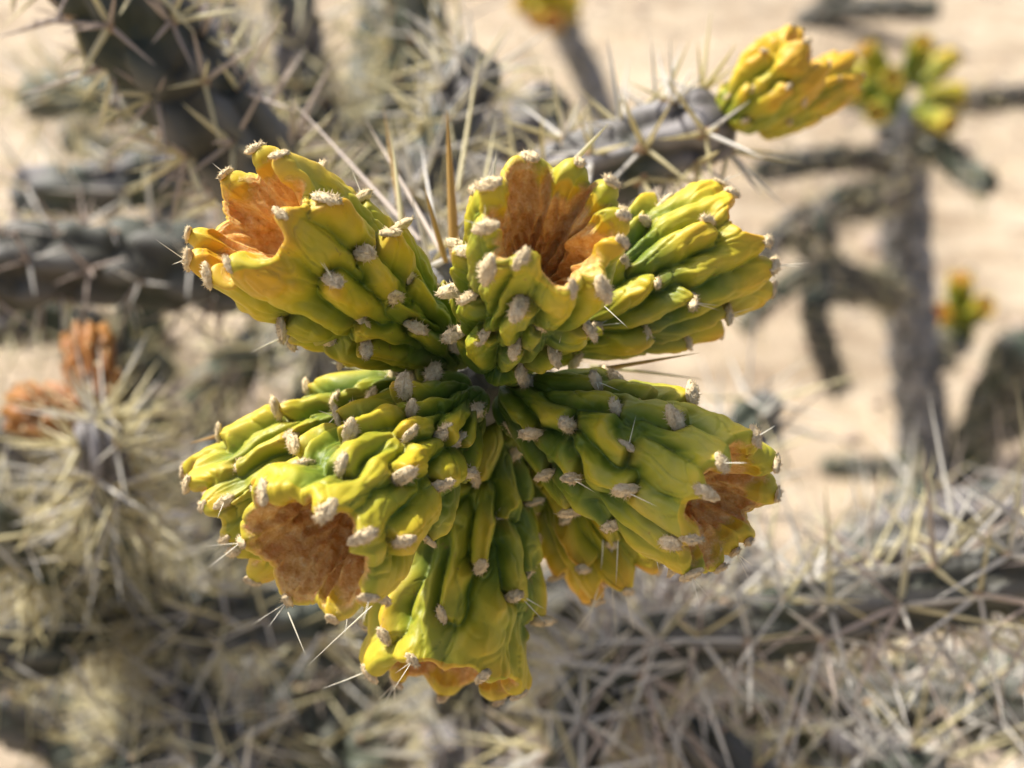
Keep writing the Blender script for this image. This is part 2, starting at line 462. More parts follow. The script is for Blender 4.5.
def add_fruit(parent, fd, seed, pads=True, padsize=.165, bristles=0, minpx=0, label=None, name='fruit'):
    rs = np.random.RandomState(seed + 400)
    o = place(name, fd['me'], fd['base'], parent)
    if label: o['label'] = label
    if pads:
        for f in fd['fr']:
            s = padsize * rs.uniform(.8, 1.2) * (.88 if f['rim'] else 1)
            q = frame_quat(f['n'], f['t'] + rs.normal(size=3) * .12)
            p = place('areole', PADS[rs.randint(len(PADS))], f['p'] + f['n'] * s * (-.05 if f['rim'] else .05), o, q,
                      (s * rs.uniform(.85, 1.1) * CM, s * CM, s * CM * rs.uniform(.75, 1.05)))
            if rs.rand() < bristles:
                for _ in range(rs.randint(1, 4)):
                    d = nrm(f['n'] + f['ax'] * .5 + rs.normal(size=3) * .45)
                    b = f['p'] + f['n'] * s * .2
                    spine_obj('bristle', b, b + d * rs.uniform(.15, .55), .007, 'bristle', o, rs.randint(4), rs.uniform(0, 6))
    return o

# ---------------------------------------------------------------- cholla stems
def catmull(pts, n):
    p = np.array(pts, float); p = np.vstack([2 * p[0] - p[1], p, 2 * p[-1] - p[-2]])
    out = []; m = len(p) - 3
    for s in np.linspace(0, m, n):
        i = min(int(s), m - 1); t = s - i; a, b, c, d = p[i:i + 4]
        out.append(.5 * (2 * b + (c - a) * t + (2 * a - 5 * b + 4 * c - d) * t * t + (3 * b - a - 3 * c + d) * t ** 3))
    return np.array(out)
SPINE_POOL = []                              # every stem spine, to choose the ones that show largest
AREOLE_POOL = []
def build_stem(name, parent, pts, r0, r1, mat, seed, spine=1.9, nsp=7, ring=1.15, cols=6, srad=.055, mats=('spine', 'spine_pale'),
               detail=1.0, label=None, skip=None, cap=True, depth=.5, sdens=1.0):
    rs = np.random.RandomState(seed); ns = Noise(seed + 3)
    pts = [np.array(p, float) for p in pts]
    L = sum(np.linalg.norm(b - a) for a, b in zip(pts, pts[1:]))
    step = .12 / detail; nr = max(12, int(L / step)); nc = int(40 * min(1.3, detail))
    C = catmull(pts, nr); T = np.gradient(C, axis=0); T /= np.linalg.norm(T, axis=1)[:, None]
    s = np.concatenate([[0], np.cumsum(np.linalg.norm(np.diff(C, axis=0), axis=1))]); L = s[-1]
    # parallel frames
    e = nrm(np.cross(T[0], [.31, .12, .94])); E1 = [e]
    for i in range(1, nr):
        e = nrm(E1[-1] - T[i] * (E1[-1] @ T[i])); E1.append(e)
    E1 = np.array(E1); E2 = np.cross(T, E1)
    rad = r0 + (r1 - r0) * (s / L)
    if cap:
        d = L - s; rad = rad * np.sqrt(np.clip(1 - (1 - np.clip(d / (r1 * 1.1), 0, 1)) ** 2, .0004, 1))
    U, S = np.meshgrid(np.linspace(0, 2 * np.pi, nc, endpoint=False), s)
    A = []
    nring = int(L / ring) + 1
    for i in range(nring):
        for q in range(cols):
            a0 = (i + rs.uniform(-.18, .18) + .5 * (q % 2)) * ring
            if a0 > L - .1: continue
            u0 = ((q + rs.uniform(-.12, .12)) * 2 * np.pi / cols + a0 * .22) % (2 * np.pi)
            A.append((a0, u0))
    rr = np.maximum(rad, .2)[:, None]
    d1 = np.full_like(U, 9.0); d2 = np.full_like(U, 9.0); sl_ = ring * 1.05
    for a0, u0 in A:
        lo, hi = np.searchsorted(s, [a0 - ring * 2.6, a0 + ring * 1.2]); hi = max(hi, lo + 1)
        a = S[lo:hi] - a0; du = (U[lo:hi] - u0 + np.pi) % (2 * np.pi) - np.pi; b = du * rr[lo:hi] - .13 * a
        over = np.where(a > 0, a * 1.7, np.where(a < -sl_, a + sl_, 0.0))
        d = np.hypot(b, over); f = d < d1[lo:hi]
        d2[lo:hi] = np.where(f, d1[lo:hi], np.minimum(d2[lo:hi], d)); d1[lo:hi] = np.where(f, d, d1[lo:hi])
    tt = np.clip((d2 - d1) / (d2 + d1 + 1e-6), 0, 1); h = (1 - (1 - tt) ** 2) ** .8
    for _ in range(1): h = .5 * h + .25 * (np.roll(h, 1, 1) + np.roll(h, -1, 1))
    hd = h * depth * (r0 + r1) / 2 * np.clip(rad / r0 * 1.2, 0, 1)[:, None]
    off = rad[:, None] * .74 + hd
    V = C[:, None] + E1[:, None] * (np.cos(U) * off)[..., None] + E2[:, None] * (np.sin(U) * off)[..., None]
    V = V + (T[:, None] * (hd * .4)[..., None])
    V = V + (.035 * ns(V, .9))[..., None] * (V - C[:, None]) / np.maximum(off, .1)[..., None]
    base = pts[0]
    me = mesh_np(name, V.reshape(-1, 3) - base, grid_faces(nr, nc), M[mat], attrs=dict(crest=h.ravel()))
    o = place(name, me, base, parent)
    if label: o['label'] = label
    for a0, u0 in A:
        i = min(nr - 1, int(np.searchsorted(s, a0 + .08))); j = int(round(u0 / (2 * np.pi) * nc)) % nc
        p = V[i, j]; out = E1[i] * math.cos(u0) + E2[i] * math.sin(u0)
        n = nrm(out + T[i] * .35)
        if skip is not None and skip(p): continue
        AREOLE_POOL.append((o, p, n, T[i], srad * 3.2))
        if rs.rand() > sdens: continue
        m_ = max(2, int(rs.normal(nsp, 1.2))); a_ = rs.uniform(0, 6.28)
        for q in range(m_):
            ang = a_ + q * 2 * np.pi / max(1, m_ - 1) + rs.uniform(-.3, .3); spread = rs.uniform(.75, 1.2) if q else rs.uniform(0, .4)
            side = nrm(np.cross(n, T[i])) * math.cos(ang) + T[i] * math.sin(ang)
            d = nrm(n * math.cos(spread) + side * math.sin(spread) + np.array([0, 0, -.05]))
            ln = spine * (rs.uniform(.55, .95) if q else rs.uniform(.8, 1.15))
            SPINE_POOL.append((o, p - n * .03, p + d * ln, srad * rs.uniform(.75, 1.25), mats[rs.randint(len(mats))], rs.randint(4), rs.uniform(0, 6.28)))
    return o

def finish_spines(max_per_plant):
    by = {}
    for it in SPINE_POOL:
        o = it[0]; plant = o.parent.name
        a = np.array(project(it[1])); b = np.array(project(it[2]))
        m = (a + b) / 2; inside = 0 <= m[0] < 1024 and 0 <= m[1] < 768 and m[2] > 1
        by.setdefault(plant, []).append((math.hypot(a[0] - b[0], a[1] - b[1]) if inside else -1.0, it))
    for plant, lst in by.items():
        lst.sort(key=lambda t: -t[0]); k = max_per_plant.get(plant, 120); rest = {}
        for i, (sz, it) in enumerate(lst):
            o, b, t, r, m, v, roll = it
            if i < k and sz > 14: spine_obj('spine', b, t, r, m, o, v, roll)
            else: rest.setdefault((o.name, m), []).append(it)
        for (on, m), its in rest.items():
            o = bpy.data.objects[on]; VV = []; FF = []; n = 0
            for (_, b, t, r, _, v, roll) in its:
                V, F = SPV[v]; d = t - b; ln = np.linalg.norm(d)
                Mx = np.array(quat_z(d / ln, roll).to_matrix())
                VV.append((V * [r, r, ln]) @ Mx.T + b); FF.append(F + n); n += len(V)
            org = ORIGIN[on]
            c = place('spine_cover', mesh_np('spine_cover', np.concatenate(VV) - org, np.concatenate(FF), M[m]), org, o)
            c['kind'] = 'stuff'
    # felted areoles: single objects where they show, joined where they are tiny
    rest = {}
    rs = np.random.RandomState(5)
    cnt = {}
    for (o, p, n, t, r) in AREOLE_POOL:
        x, y, d = project(p)
        facing = n @ nrm(CAMPOS - p) > -.1
        px = r * 2 / d * FPX
        pl = o.parent.name
        if px > 9 and 0 <= x < 1024 and 0 <= y < 768 and facing and cnt.get(pl, 0) < 90:
            cnt[pl] = cnt.get(pl, 0) + 1
            place('areole', STEMPADS[rs.randint(3)], p, o, frame_quat(n, t), (r * CM, r * 1.2 * CM, r * .8 * CM))
        else: rest.setdefault(o.name, []).append((p, n, t, r))
    bv = np.array([[0, 0, .6], [.7, 0, 0], [0, 1, 0], [-.7, 0, 0], [0, -1, 0]]); bf = np.array([[0, 1, 2], [0, 2, 3], [0, 3, 4], [0, 4, 1]])
    for on, its in rest.items():
        VV = []; FF = []; k = 0
        for p, n, t, r in its:
            Mx = np.array(frame_quat(n, t).to_matrix()); VV.append((bv * r) @ Mx.T + p); FF.append(bf + k); k += 5
        c = place('areole_cover', mesh_np('areole_cover', np.concatenate(VV) - ORIGIN[on], np.concatenate(FF), M['stem_areole']), ORIGIN[on], bpy.data.objects[on])
        c['kind'] = 'stuff'
STEMPADS = []
for i in range(3):
    me = PADS[i].copy(); me.materials.clear(); me.materials.append(M['stem_areole']); STEMPADS.append(me)

# ================================================================ the ground
n = 150; xs = np.concatenate([-np.geomspace(3000, 160, 18), np.linspace(-150, 150, n), np.geomspace(160, 3000, 18)])
X, Y = np.meshgrid(xs, xs + 130); ns = Noise(1); ns2 = Noise(2)
pp = np.stack([X, Y, 0 * X], -1)
near = np.exp(-((X / 260) ** 2 + ((Y - 130) / 260) ** 2))
Z = near * (1.1 * ns(pp, .012) + .45 * ns2(pp, .045) + .16 * ns(pp, .15)) - .4
def ground_z(x, y):
    q = np.array([x, y, 0.]); f = math.exp(-((x / 260) ** 2 + ((y - 130) / 260) ** 2))
    return float(f * (1.1 * ns(q, .012) + .45 * ns2(q, .045) + .16 * ns(q, .15)) - .4)
g = place('ground', mesh_np('ground', np.stack([X, Y, Z], -1).reshape(-1, 3), grid_faces(len(xs), len(xs), False), M['sand']), (0, 0, 0))
tag(g, 'pale tan sandy desert ground with dry litter', None, kind='structure')

def gravel():
    rs = np.random.RandomState(3); VV = []; FF = []; k = 0
    ico = []; 
    t = (1 + 5 ** .5) / 2
    iv = np.array([[-1, t, 0], [1, t, 0], [-1, -t, 0], [1, -t, 0], [0, -1, t], [0, 1, t], [0, -1, -t], [0, 1, -t], [t, 0, -1], [t, 0, 1], [-t, 0, -1], [-t, 0, 1]]) / 1.9
    fi = np.array([[0, 11, 5], [0, 5, 1], [0, 1, 7], [0, 7, 10], [0, 10, 11], [1, 5, 9], [5, 11, 4], [11, 10, 2], [10, 7, 6], [7, 1, 8], [3, 9, 4], [3, 4, 2], [3, 2, 6], [3, 6, 8], [3, 8, 9], [4, 9, 5], [2, 4, 11], [6, 2, 10], [8, 6, 7], [9, 8, 1]])
    for _ in range(4500):
        x = rs.uniform(-120, 120); y = rs.uniform(40, 260); r = min(2.2, .16 + rs.exponential(.22))
        V = iv * r * rs.uniform(.6, 1.2, 3) * (1 + .15 * rs.normal(size=(12, 1))); V[:, 2] *= .65
        VV.append(V + [x, y, ground_z(x, y) + r * .15]); FF.append(fi + k); k += 12
    o = place('gravel', mesh_np('gravel', np.concatenate(VV), np.concatenate(FF), M['pebble'], smooth=False), (0, 0, 0))
    tag(o, 'small tan gravel scattered over the sand', 'gravel', kind='stuff')
    VV = []; FF = []; k = 0                  # fallen spines and straw
    for _ in range(1500):
        x = rs.normal(-10, 50); y = rs.uniform(45, 200); a = rs.uniform(0, 6.28); ln = rs.uniform(1.2, 5)
        b = np.array([x, y, ground_z(x, y) + .15]); d = nrm([math.cos(a), math.sin(a), rs.uniform(-.02, .35)])
        V, F = SPV[rs.randint(4)]; Mx = np.array(quat_z(d).to_matrix()); r = rs.uniform(.03, .07)
        VV.append((V * [r, r, ln]) @ Mx.T + b); FF.append(F + k); k += len(V)
    o = place('dry_litter', mesh_np('dry_litter', np.concatenate(VV), np.concatenate(FF), M['straw']), (0, 0, 0))
    tag(o, 'dry straw and fallen spines littering the sand', 'litter', kind='stuff')
gravel()
def root(px, py):
    p = GND(px, py); p[2] = ground_z(p[0], p[1]) - .6; return p
def rooted(p):
    p = np.array(p, float); p[2] = ground_z(p[0], p[1]) - .6; return p

# ================================================================ the cactus in front: the whorl of seven-odd open fruits
base1 = rooted(P(470, 520, 40))
front = empty('cholla_cactus', base1, 'cholla cactus topped by a sharp whorl of big open yellow-green fruits', 'cactus')
FR = dict(
 A=dict(base=P(462, 358, 20.9), tip=P(262, 226, 18.5), Rb=.34, Rr=.86, seed=11, twist=.25, ripe=.24,
   rim=[(281,162),(246,186),(196,252),(203,277),(245,264),(304,226),(262,304)],
   side=[(329,199),(338,285),(373,254),(403,298),(364,331),(421,273),(395,237),(281,337),(368,354),(421,332)]),
 B=dict(base=P(495, 366, 20.2), tip=P(549, 229, 17.3), Rb=.34, Rr=.76, seed=12, twist=.1, ripe=.06, cupdepth=1.6, nlobes=9, lobe=.09,
   rim=[(525,163),(579,166),(479,199),(481,232),(570,278),(610,250),(627,228)],
   side=[(489,273),(600,293),(516,319),(458,302),(477,344),(547,345),(515,360),(452,249)]),
 C=dict(base=P(520, 345, 20.9), tip=P(716, 250, 21.4), Rb=.34, Rr=.84, seed=13, twist=-.15, ripe=.20,
   rim=[(702,174),(720,182),(758,250),(785,276),(761,308)],
   side=[(708,218),(657,284),(691,305),(604,332),(654,341),(623,258)]),
 D=dict(base=P(469, 395, 20.4), tip=P(316, 543, 17.3), Rb=.34, Rr=.78, seed=14, twist=.2, ripe=.11, cupdepth=1.5, nlobes=8, lobe=.06,
   rim=[(274,489),(342,490),(361,538),(380,592),(288,603),(250,533)],
   side=[(413,401),(414,429),(452,428),(410,472),(451,484),(408,536),(345,455),(350,424),(475,475),(470,440),(408,385)]),
 E=dict(base=P(440, 382, 21.3), tip=P(243, 510, 20.9), Rb=.34, Rr=.82, seed=15, twist=.2, ripe=.10,
   rim=[(177,476),(197,503),(222,546),(234,562)],
   side=[(290,431),(230,457),(232,494),(332,395),(281,406),(294,466),(367,392)]),
 F=dict(base=P(490, 418, 22.0), tip=P(446, 664, 20.8), Rb=.34, Rr=1.0, lobe=.07, seed=16, twist=.1, ripe=.14,
   rim=[(366,680),(392,661),(443,698),(487,668),(510,700)],
   side=[(482,560),(441,611),(510,519),(519,594),(476,475),(382,628)]),
 G=dict(base=P(505, 392, 20.6), tip=P(715, 500, 18.3), Rb=.34, Rr=.80, seed=17, twist=.3, ripe=.05, cupdepth=1.1, lobe=.08,
   rim=[(702,443),(707,493),(704,538),(712,576),(769,441),(777,485),(751,552)],
   side=[(612,398),(561,421),(527,431),(567,475),(622,443),(618,488),(593,376),(651,387),(673,410),(656,544),(539,477),(604,535)]),
 H=dict(base=P(522, 405, 22.4), tip=P(618, 556, 22.6), Rb=.30, Rr=.66, seed=18, twist=.0, ripe=.34,
   rim=[(635,607)], side=[(614,545),(561,517)]),
)
PARTL = dict(A='open fruit with glowing orange cup beside the long orange spines', B='fruit whose deep orange cup opens upwards between its neighbours',
 C='fruit pointing sideways with its cup turned away', D='fruit with a tan fibrous cup overlapping the fruit behind it',
 E='fruit half hidden behind the one with the tan cup', F='fruit hanging straight down with a ragged brown rim',
 G='greener shaded fruit with a brown wrinkled cup', H='shaded amber fruit tucked beneath the greener one')
for key, s in FR.items():
    fd = build_fruit(**s); o = add_fruit(front, fd, s['seed'], bristles=.2, label=PARTL[key])

# the stem behind the fruits, its forks and the trunk they grow from
whorl = P(487, 388, 20.6)
def clear(p):                                # no stem spines where the fruits sit
    return np.linalg.norm(p - whorl) < 1.6
st = build_stem('stem', front, [P(462, 330, 33), P(470, 345, 28), P(482, 372, 23.5), P(487, 388, 20.9)], .95, .58, 'stem_dark', 21, spine=2.0, nsp=6, skip=clear, detail=1.5)
build_stem('branch', front, [P(455, 310, 31.5), P(520, 215, 29.5), P(640, 150, 28), P(735, 118, 27.2)], .85, .62, 'stem', 22, spine=1.7, nsp=6, detail=1.6,
           label='purple grey branch ending in a blurred yellow fruit')
build_stem('branch', front, [P(455, 320, 33), P(420, 220, 34), P(450, 130, 34.5), P(478, 50, 35)], .75, .6, 'stem', 23, spine=2.0, nsp=7)
build_stem('branch', front, [P(478, 362, 23.6), P(458, 305, 23.6), P(432, 252, 23.8)], .62, .5, 'stem', 25, spine=1.5, nsp=5, detail=1.5, ring=1.0)
build_stem('trunk', front, [base1, P(470, 470, 38), P(462, 380, 35), P(460, 325, 32.5)], 1.5, .95, 'stem_dark', 24, spine=1.9, nsp=6)
fd = build_fruit(P(728, 122, 27.3), P(800, 58, 26.6), .36, .50, 31, nu=150, nvo=110, ripe=.34, H=.26, lobe=.10, nlobes=6, gap=.62, mat='fruit_yellow', tl=.9, bulge=.14)
add_fruit(front, fd, 31, padsize=.10, label='blurred bright yellow fruit at the end of the purple grey branch')
fd = build_fruit(P(760, 125, 27.8), P(838, 78, 28.6), .34, .40, 32, nu=120, nvo=90, ripe=.35, H=.2, lobe=.2, nlobes=6, gap=.6, mat='fruit_yellow', tl=.9)
add_fruit(front, fd, 32, padsize=.09)
# long spines close behind the fruits
NEAR = [((455,262,22.6),(447,110,22.2),.085,'spine_orange'), ((446,262,22.2),(421,182,21.6),.06,'spine_orange'),
        ((404,252,22.2),(394,130,22.4),.055,'spine'), ((408,250,24),(379,104,25),.065,'spine_orange'),
        ((447,262,23),(366,120,25.5),.055,'spine_pink'), ((420,240,24),(292,98,27),.055,'spine_pink'), ((458,190,26),(481,40,28),.06,'spine'),
        ((492,215,20.6),(492,149,20.2),.04,'spine_pale'), ((548,190,22),(609,123,21.2),.06,'spine'), ((575,374,21.2),(699,352,20.6),.05,'spine_orange'),
        ((590,366,22),(704,377,22.4),.045,'spine'), ((262,420,22.2),(192,448,22.4),.05,'spine_orange'), ((385,375,21.8),(330,362,21.4),.045,'spine_pale'),
        ((360,372,21.9),(345,352,21.3),.04,'spine_pale'), ((440,255,24),(418,140,26),.05,'spine_pale'), ((470,250,24),(500,120,27),.05,'spine')]
for i, (a, b, r, m) in enumerate(NEAR):
    spine_obj('spine', P(*a), P(*b), r, m, st, i % 4, i * 1.3)
# loose glochid bristles that catch the light
BR = [((288,612,18.5),(306,656,18.3)), ((350,600,18.9),(344,640,18.8)), ((372,606,19.2),(306,666,19.6)), ((366,672,20.4),(322,690,20.2)),
      ((605,590,22),(560,652,22.2)), ((612,585,22),(618,646,22.2)), ((600,580,22),(584,640,22)), ((655,548,20),(658,572,20)), ((618,540,20.6),(616,585,20.6)),
      ((520,596,20.4),(548,625,20.2)), ((519,594,20.4),(545,610,20.4)), ((281,338,20.4),(250,352,20.3)), ((604,306,19.2),(628,328,19)), ((625,590,22),(634,632,22.2)),
      ((566,480,20.4),(572,520,20.2)), ((603,540,21.4),(602,570,21.4))]
for i, (a, b) in enumerate(BR):
    spine_obj('bristle', P(*a), P(*b), .011, 'bristle', st, i % 4, i)

# ================================================================ cactus with the thick dark arm
base2 = rooted(P(330, 420, 52))
left = empty('cholla_cactus', base2, 'cholla cactus with thick dark arms studded with star-shaped pale spines', 'cactus')
build_stem('trunk', left, [base2, P(335, 380, 48), P(330, 310, 43), P(322, 250, 37)], 1.7, 1.2, 'stem_dark', 41, spine=1.8, nsp=5)
build_stem('branch', left, [P(326, 262, 37), P(275, 190, 31.5), P(175, 72, 29.5), P(88, -40, 28.5), P(10, -150, 28)], 1.05, .95, 'stem_dark', 42,
           spine=1.9, nsp=7, ring=1.3, cols=6, srad=.062, mats=('spine', 'spine_pink', 'spine_pink'), detail=1.5, label='thick dark olive arm with starry spines')
build_stem('branch', left, [P(325, 275, 39), P(240, 272, 38), P(120, 262, 37), P(0, 268, 36), P(-130, 285, 35)], 1.05, .95, 'stem_dark', 43, spine=1.5, nsp=5,
           mats=('spine_pink', 'spine_pale'), ring=1.5, label='dark horizontal arm')
# ================================================================ cactus with dry orange fruits
base3 = rooted(P(120, 700, 66))
dry = empty('cholla_cactus', base3, 'spiny cholla cactus bearing two dry orange fruits', 'cactus')
kd = dict(spine=2.4, nsp=6, srad=.052, ring=1.35, mats=('spine', 'spine', 'spine_pale'), detail=1.2)
build_stem('trunk', dry, [base3, P(120, 660, 56), P(118, 590, 44), P(108, 500, 35)], 1.4, .8, 'stem_green', 51, **kd)
build_stem('branch', dry, [P(118, 595, 44), P(60, 640, 39), P(-30, 655, 37), P(-120, 640, 36)], .85, .7, 'stem_dark', 52, **kd)
build_stem('branch', dry, [P(118, 590, 44), P(200, 625, 39), P(290, 615, 37), P(345, 600, 37)], .85, .65, 'stem_dark', 53, **kd)
build_stem('branch', dry, [P(120, 650, 54), P(150, 740, 42), P(120, 800, 37)], .9, .75, 'stem_green', 54, **kd)
build_stem('branch', dry, [P(109, 510, 36), P(103, 455, 33.5), P(96, 420, 34)], .62, .42, 'stem', 55, **{**kd, 'nsp': 7, 'ring': 1.0})
build_stem('branch', dry, [P(118, 600, 46), P(40, 560, 37), P(-30, 520, 34)], .75, .6, 'stem_green', 58, **kd)
build_stem('branch', dry, [P(119, 630, 50), P(190, 700, 40), P(240, 790, 36)], .8, .65, 'stem', 59, **kd)
fd = build_fruit(P(95, 412, 34.6), P(88, 345, 35.5), .38, .48, 56, nu=110, nvo=90, H=.26, lobe=.2, gap=.5, mat='fruit_dry', tl=.8)
add_fruit(dry, fd, 56, padsize=.1, label='dry orange fruit standing upright')
fd = build_fruit(P(90, 416, 34.4), P(28, 410, 35.0), .38, .50, 57, nu=110, nvo=90, H=.26, lobe=.2, gap=.5, mat='fruit_dry', tl=.8)
add_fruit(dry, fd, 57, padsize=.1, label='dry orange fruit lying sideways')
# ================================================================ the sprawling very spiny cactus
base4 = rooted(P(690, 740, 62))
spr = empty('cholla_cactus', base4, 'sprawling cholla cactus bristling with long silvery white spines', 'cactus')
kw = dict(spine=2.9, nsp=9, srad=.062, mats=('spine', 'spine_pale', 'spine_pale', 'spine_pink'), ring=1.5)
build_stem('trunk', spr, [base4, P(680, 720, 50), P(640, 690, 40), P(600, 665, 36)], 1.3, .85, 'stem_dark', 61, **kw)
build_stem('branch', spr, [P(600, 668, 36), P(700, 640, 34), P(830, 615, 32), P(960, 590, 30.5), P(1090, 560, 29.5)], .74, .66, 'stem_dark', 62, **{**kw, 'nsp': 7, 'ring': 1.4, 'srad': .062, 'detail': 1.4, 'spine': 3.4})
build_stem('branch', spr, [P(600, 665, 36), P(580, 720, 35), P(570, 800, 34)], .75, .7, 'stem_dark', 63, **kw)
build_stem('branch', spr, [P(602, 668, 36.5), P(680, 725, 36), P(770, 800, 35)], .7, .65, 'stem_dark', 67, **{**kw, 'nsp': 4})
build_stem('branch', spr, [P(642, 692, 42), P(820, 700, 38), P(1000, 705, 36), P(1090, 690, 35)], .7, .6, 'stem_dark', 68, **{**kw, 'nsp': 4})
build_stem('branch', spr, [P(680, 715, 48), P(780, 740, 40), P(880, 770, 36), P(960, 800, 34)], .9, .8, 'stem', 64, **{**kw, 'nsp': 5})
build_stem('branch', spr, [P(640, 690, 41), P(700, 560, 41), P(735, 450, 42), P(770, 400, 43)], .8, .65, 'stem', 65, **{**kw, 'nsp': 5})
build_stem('branch', spr, [P(680, 715, 48), P(840, 690, 46), P(980, 680, 44), P(1080, 660, 43)], .9, .75, 'stem_green', 66, **{**kw, 'nsp': 5})
for i, pts in enumerate([[(690,725,54),(760,640,52),(850,560,51),(930,490,52)], [(690,735,58),(820,740,56),(930,720,54),(1060,730,52)],
                         [(685,720,52),(800,600,50),(900,540,48),(1050,500,47)], [(690,735,58),(640,600,56),(630,540,56),(690,480,57)],
                         [(690,730,56),(740,790,46),(800,830,42)]]):
    build_stem('branch', spr, [P(*q) for q in pts], 1.05, .85, ('stem', 'stem_green')[i % 2], 180 + i, **{**kw, 'nsp': 2})
# ================================================================ low tangle under the whorl
base5 = rooted(P(400, 690, 72))
low = empty('cholla_cactus', base5, 'low dark tangle of cholla stems beneath the hanging fruit', 'cactus')
kw = dict(spine=2.6, nsp=3, srad=.062, ring=1.7, mats=('spine', 'spine', 'spine_pale', 'spine_pink'))
build_stem('trunk', low, [base5, P(400, 680, 60), P(395, 650, 52)], 1.4, 1.0, 'stem_dark', 71, **kw)
for i, pts in enumerate([[(395,652,52),(330,640,49),(270,690,45),(230,790,40)], [(395,652,52),(440,700,48),(470,760,42),(480,820,38)],
                         [(398,665,56),(300,560,54),(240,500,52),(215,430,51)], [(395,655,53),(360,730,48),(350,800,44)], [(396,652,54),(520,620,54),(600,560,54),(650,470,56)],
                         [(398,660,55),(270,600,58),(180,540,58),(60,510,58)], [(395,660,54),(230,720,52),(90,730,50),(-40,700,48)],
                         [(398,668,58),(300,620,60),(170,470,60),(130,400,60)], [(398,668,58),(440,600,58),(560,700,52),(620,790,46)], [(398,668,58),(200,610,56),(20,590,55),(-90,560,54)],
                         [(398,668,60),(310,700,56),(200,690,54),(60,770,48)], [(398,668,60),(330,660,52),(310,740,46),(300,810,43)], [(398,668,60),(250,560,62),(150,590,61),(30,680,58)],
                         [(398,668,60),(500,660,56),(640,650,56),(760,560,58)], [(398,668,60),(530,740,54),(700,770,52),(820,800,50)], [(398,668,62),(200,480,64),(60,480,64),(-60,500,62)]]):
    build_stem('branch', low, [P(*q) for q in pts], 1.25, 1.0, ('stem_dark', 'stem', 'stem_dark', 'stem_green')[i % 4], 72 + i, **kw)
# ================================================================ the upright tree-like cactus on the open sand
base6 = root(925, 468); D6 = project(base6)[2]
tree = empty('cholla_cactus', base6, 'upright tree-like cholla with grey trunk, drooping arms and a crown of fruits', 'cactus')
def Q(px, py, dd=0): 
    # a point on the upright plane through the trunk, dd cm nearer (+) or farther
    a = P(px, py, 1.0) - CAMPOS; t = (base6[1] - dd) / a[1]; return CAMPOS + a * t
kf = dict(spine=1.8, nsp=5, srad=.055, detail=1.0, ring=2.0, depth=.95, mats=('spine_pink', 'spine'))
build_stem('trunk', tree, [base6, Q(922, 420), Q(908, 300), Q(905, 200), Q(902, 105)], 1.75, 1.2, 'trunk', 81, spine=1.6, nsp=4, srad=.055, detail=1.0, ring=2.6, cols=7, depth=.8, mats=('spine_pink', 'spine_pale'))
ARMS = [[(903,165,0),(850,158,1),(790,165,3),(755,172,4)], [(903,130,0),(880,105,-2),(840,98,-4),(815,92,-4)], [(905,125,0),(950,105,-3),(1000,98,-6),(1060,95,-9)],
        [(908,140,0),(940,150,4),(970,175,7),(996,186,9)], [(905,190,0),(850,195,6),(825,215,9),(826,250,10)], [(906,285,0),(870,282,4),(840,270,5),(790,235,5)],
        [(906,300,0),(850,290,6),(815,300,9),(822,345,10),(838,392,10)], [(890,300,3),(830,270,6),(780,290,8),(740,330,8)], [(904,180,0),(870,205,5),(800,220,8),(760,260,9)], [(924,455,0),(895,468,3),(860,468,4),(822,464,4)]]  # last arm added flat on the sand for the dark patch left of the trunk
for i, a in enumerate(ARMS):
    build_stem('branch', tree, [Q(*q) for q in a], (.72, .60, .66)[i % 3], (.6, .5, .56)[i % 3], ('stem_dark', 'stem_green')[i % 2], 82 + i, **kf)
top = Q(902, 100); fk = []
for i, (dx, dy, dd) in enumerate([(-30,-45,0),(18,-52,2),(42,-38,-2),(-42,-8,4),(40,22,4),(-8,-20,7),(-48,-28,-2),(50,-5,0),(-22,12,6)]):
    t_ = Q(902 + dx * 1.15, 100 + dy * 1.1, dd * 1.3); b_ = top + (t_ - top) * .3
    fd = build_fruit(b_, t_, .5, .62, 100 + i, nu=72, nvo=54, H=.34, lobe=.2, gap=.6, ripe=[.15, -.05, .3, -.1, .15, 0, .35, .3, -.1][i], tl=1.2)
    add_fruit(tree, fd, 100 + i, pads=False)
# side fruit cluster on its own thin arm
build_stem('branch', tree, [Q(915, 350), Q(940, 355, -4), Q(958, 338, -6)], 1.1, .9, 'stem_green', 95, **kf)
for i, (dx, dy) in enumerate([(2, -42), (24, -16), (4, 14), (-16, -8)]):
    b_ = Q(958, 326, -6); t_ = Q(958 + dx * 1.1, 322 + dy, -6 + 2 * (i % 2))
    fd = build_fruit(b_ + (t_ - b_) * .15, t_, .6, .85, 120 + i, nu=72, nvo=54, H=.3, lobe=.3, gap=.6, ripe=.12, tl=1.2)
    add_fruit(tree, fd, 120 + i, pads=False)
# ================================================================ young plant at the foot of the tree
b7 = root(965, 470)
yng = empty('cholla_cactus', b7, 'short leaning cholla growing at the foot of the upright one', 'cactus')
def at_y(px, py, y):
    a = P(px, py, 1.0) - CAMPOS; return CAMPOS + a * (y / a[1])
build_stem('trunk', yng, [b7, at_y(982, 425, b7[1] - 2), at_y(1005, 372, b7[1] - 3), at_y(1022, 340, b7[1] - 4)], 1.35, 1.1, 'stem_green', 131, **kf)
build_stem('branch', yng, [at_y(985, 430, b7[1] - 2), at_y(1020, 420, b7[1] - 6), at_y(1045, 385, b7[1] - 8)], 1.0, .85, 'stem_dark', 132, **kf)
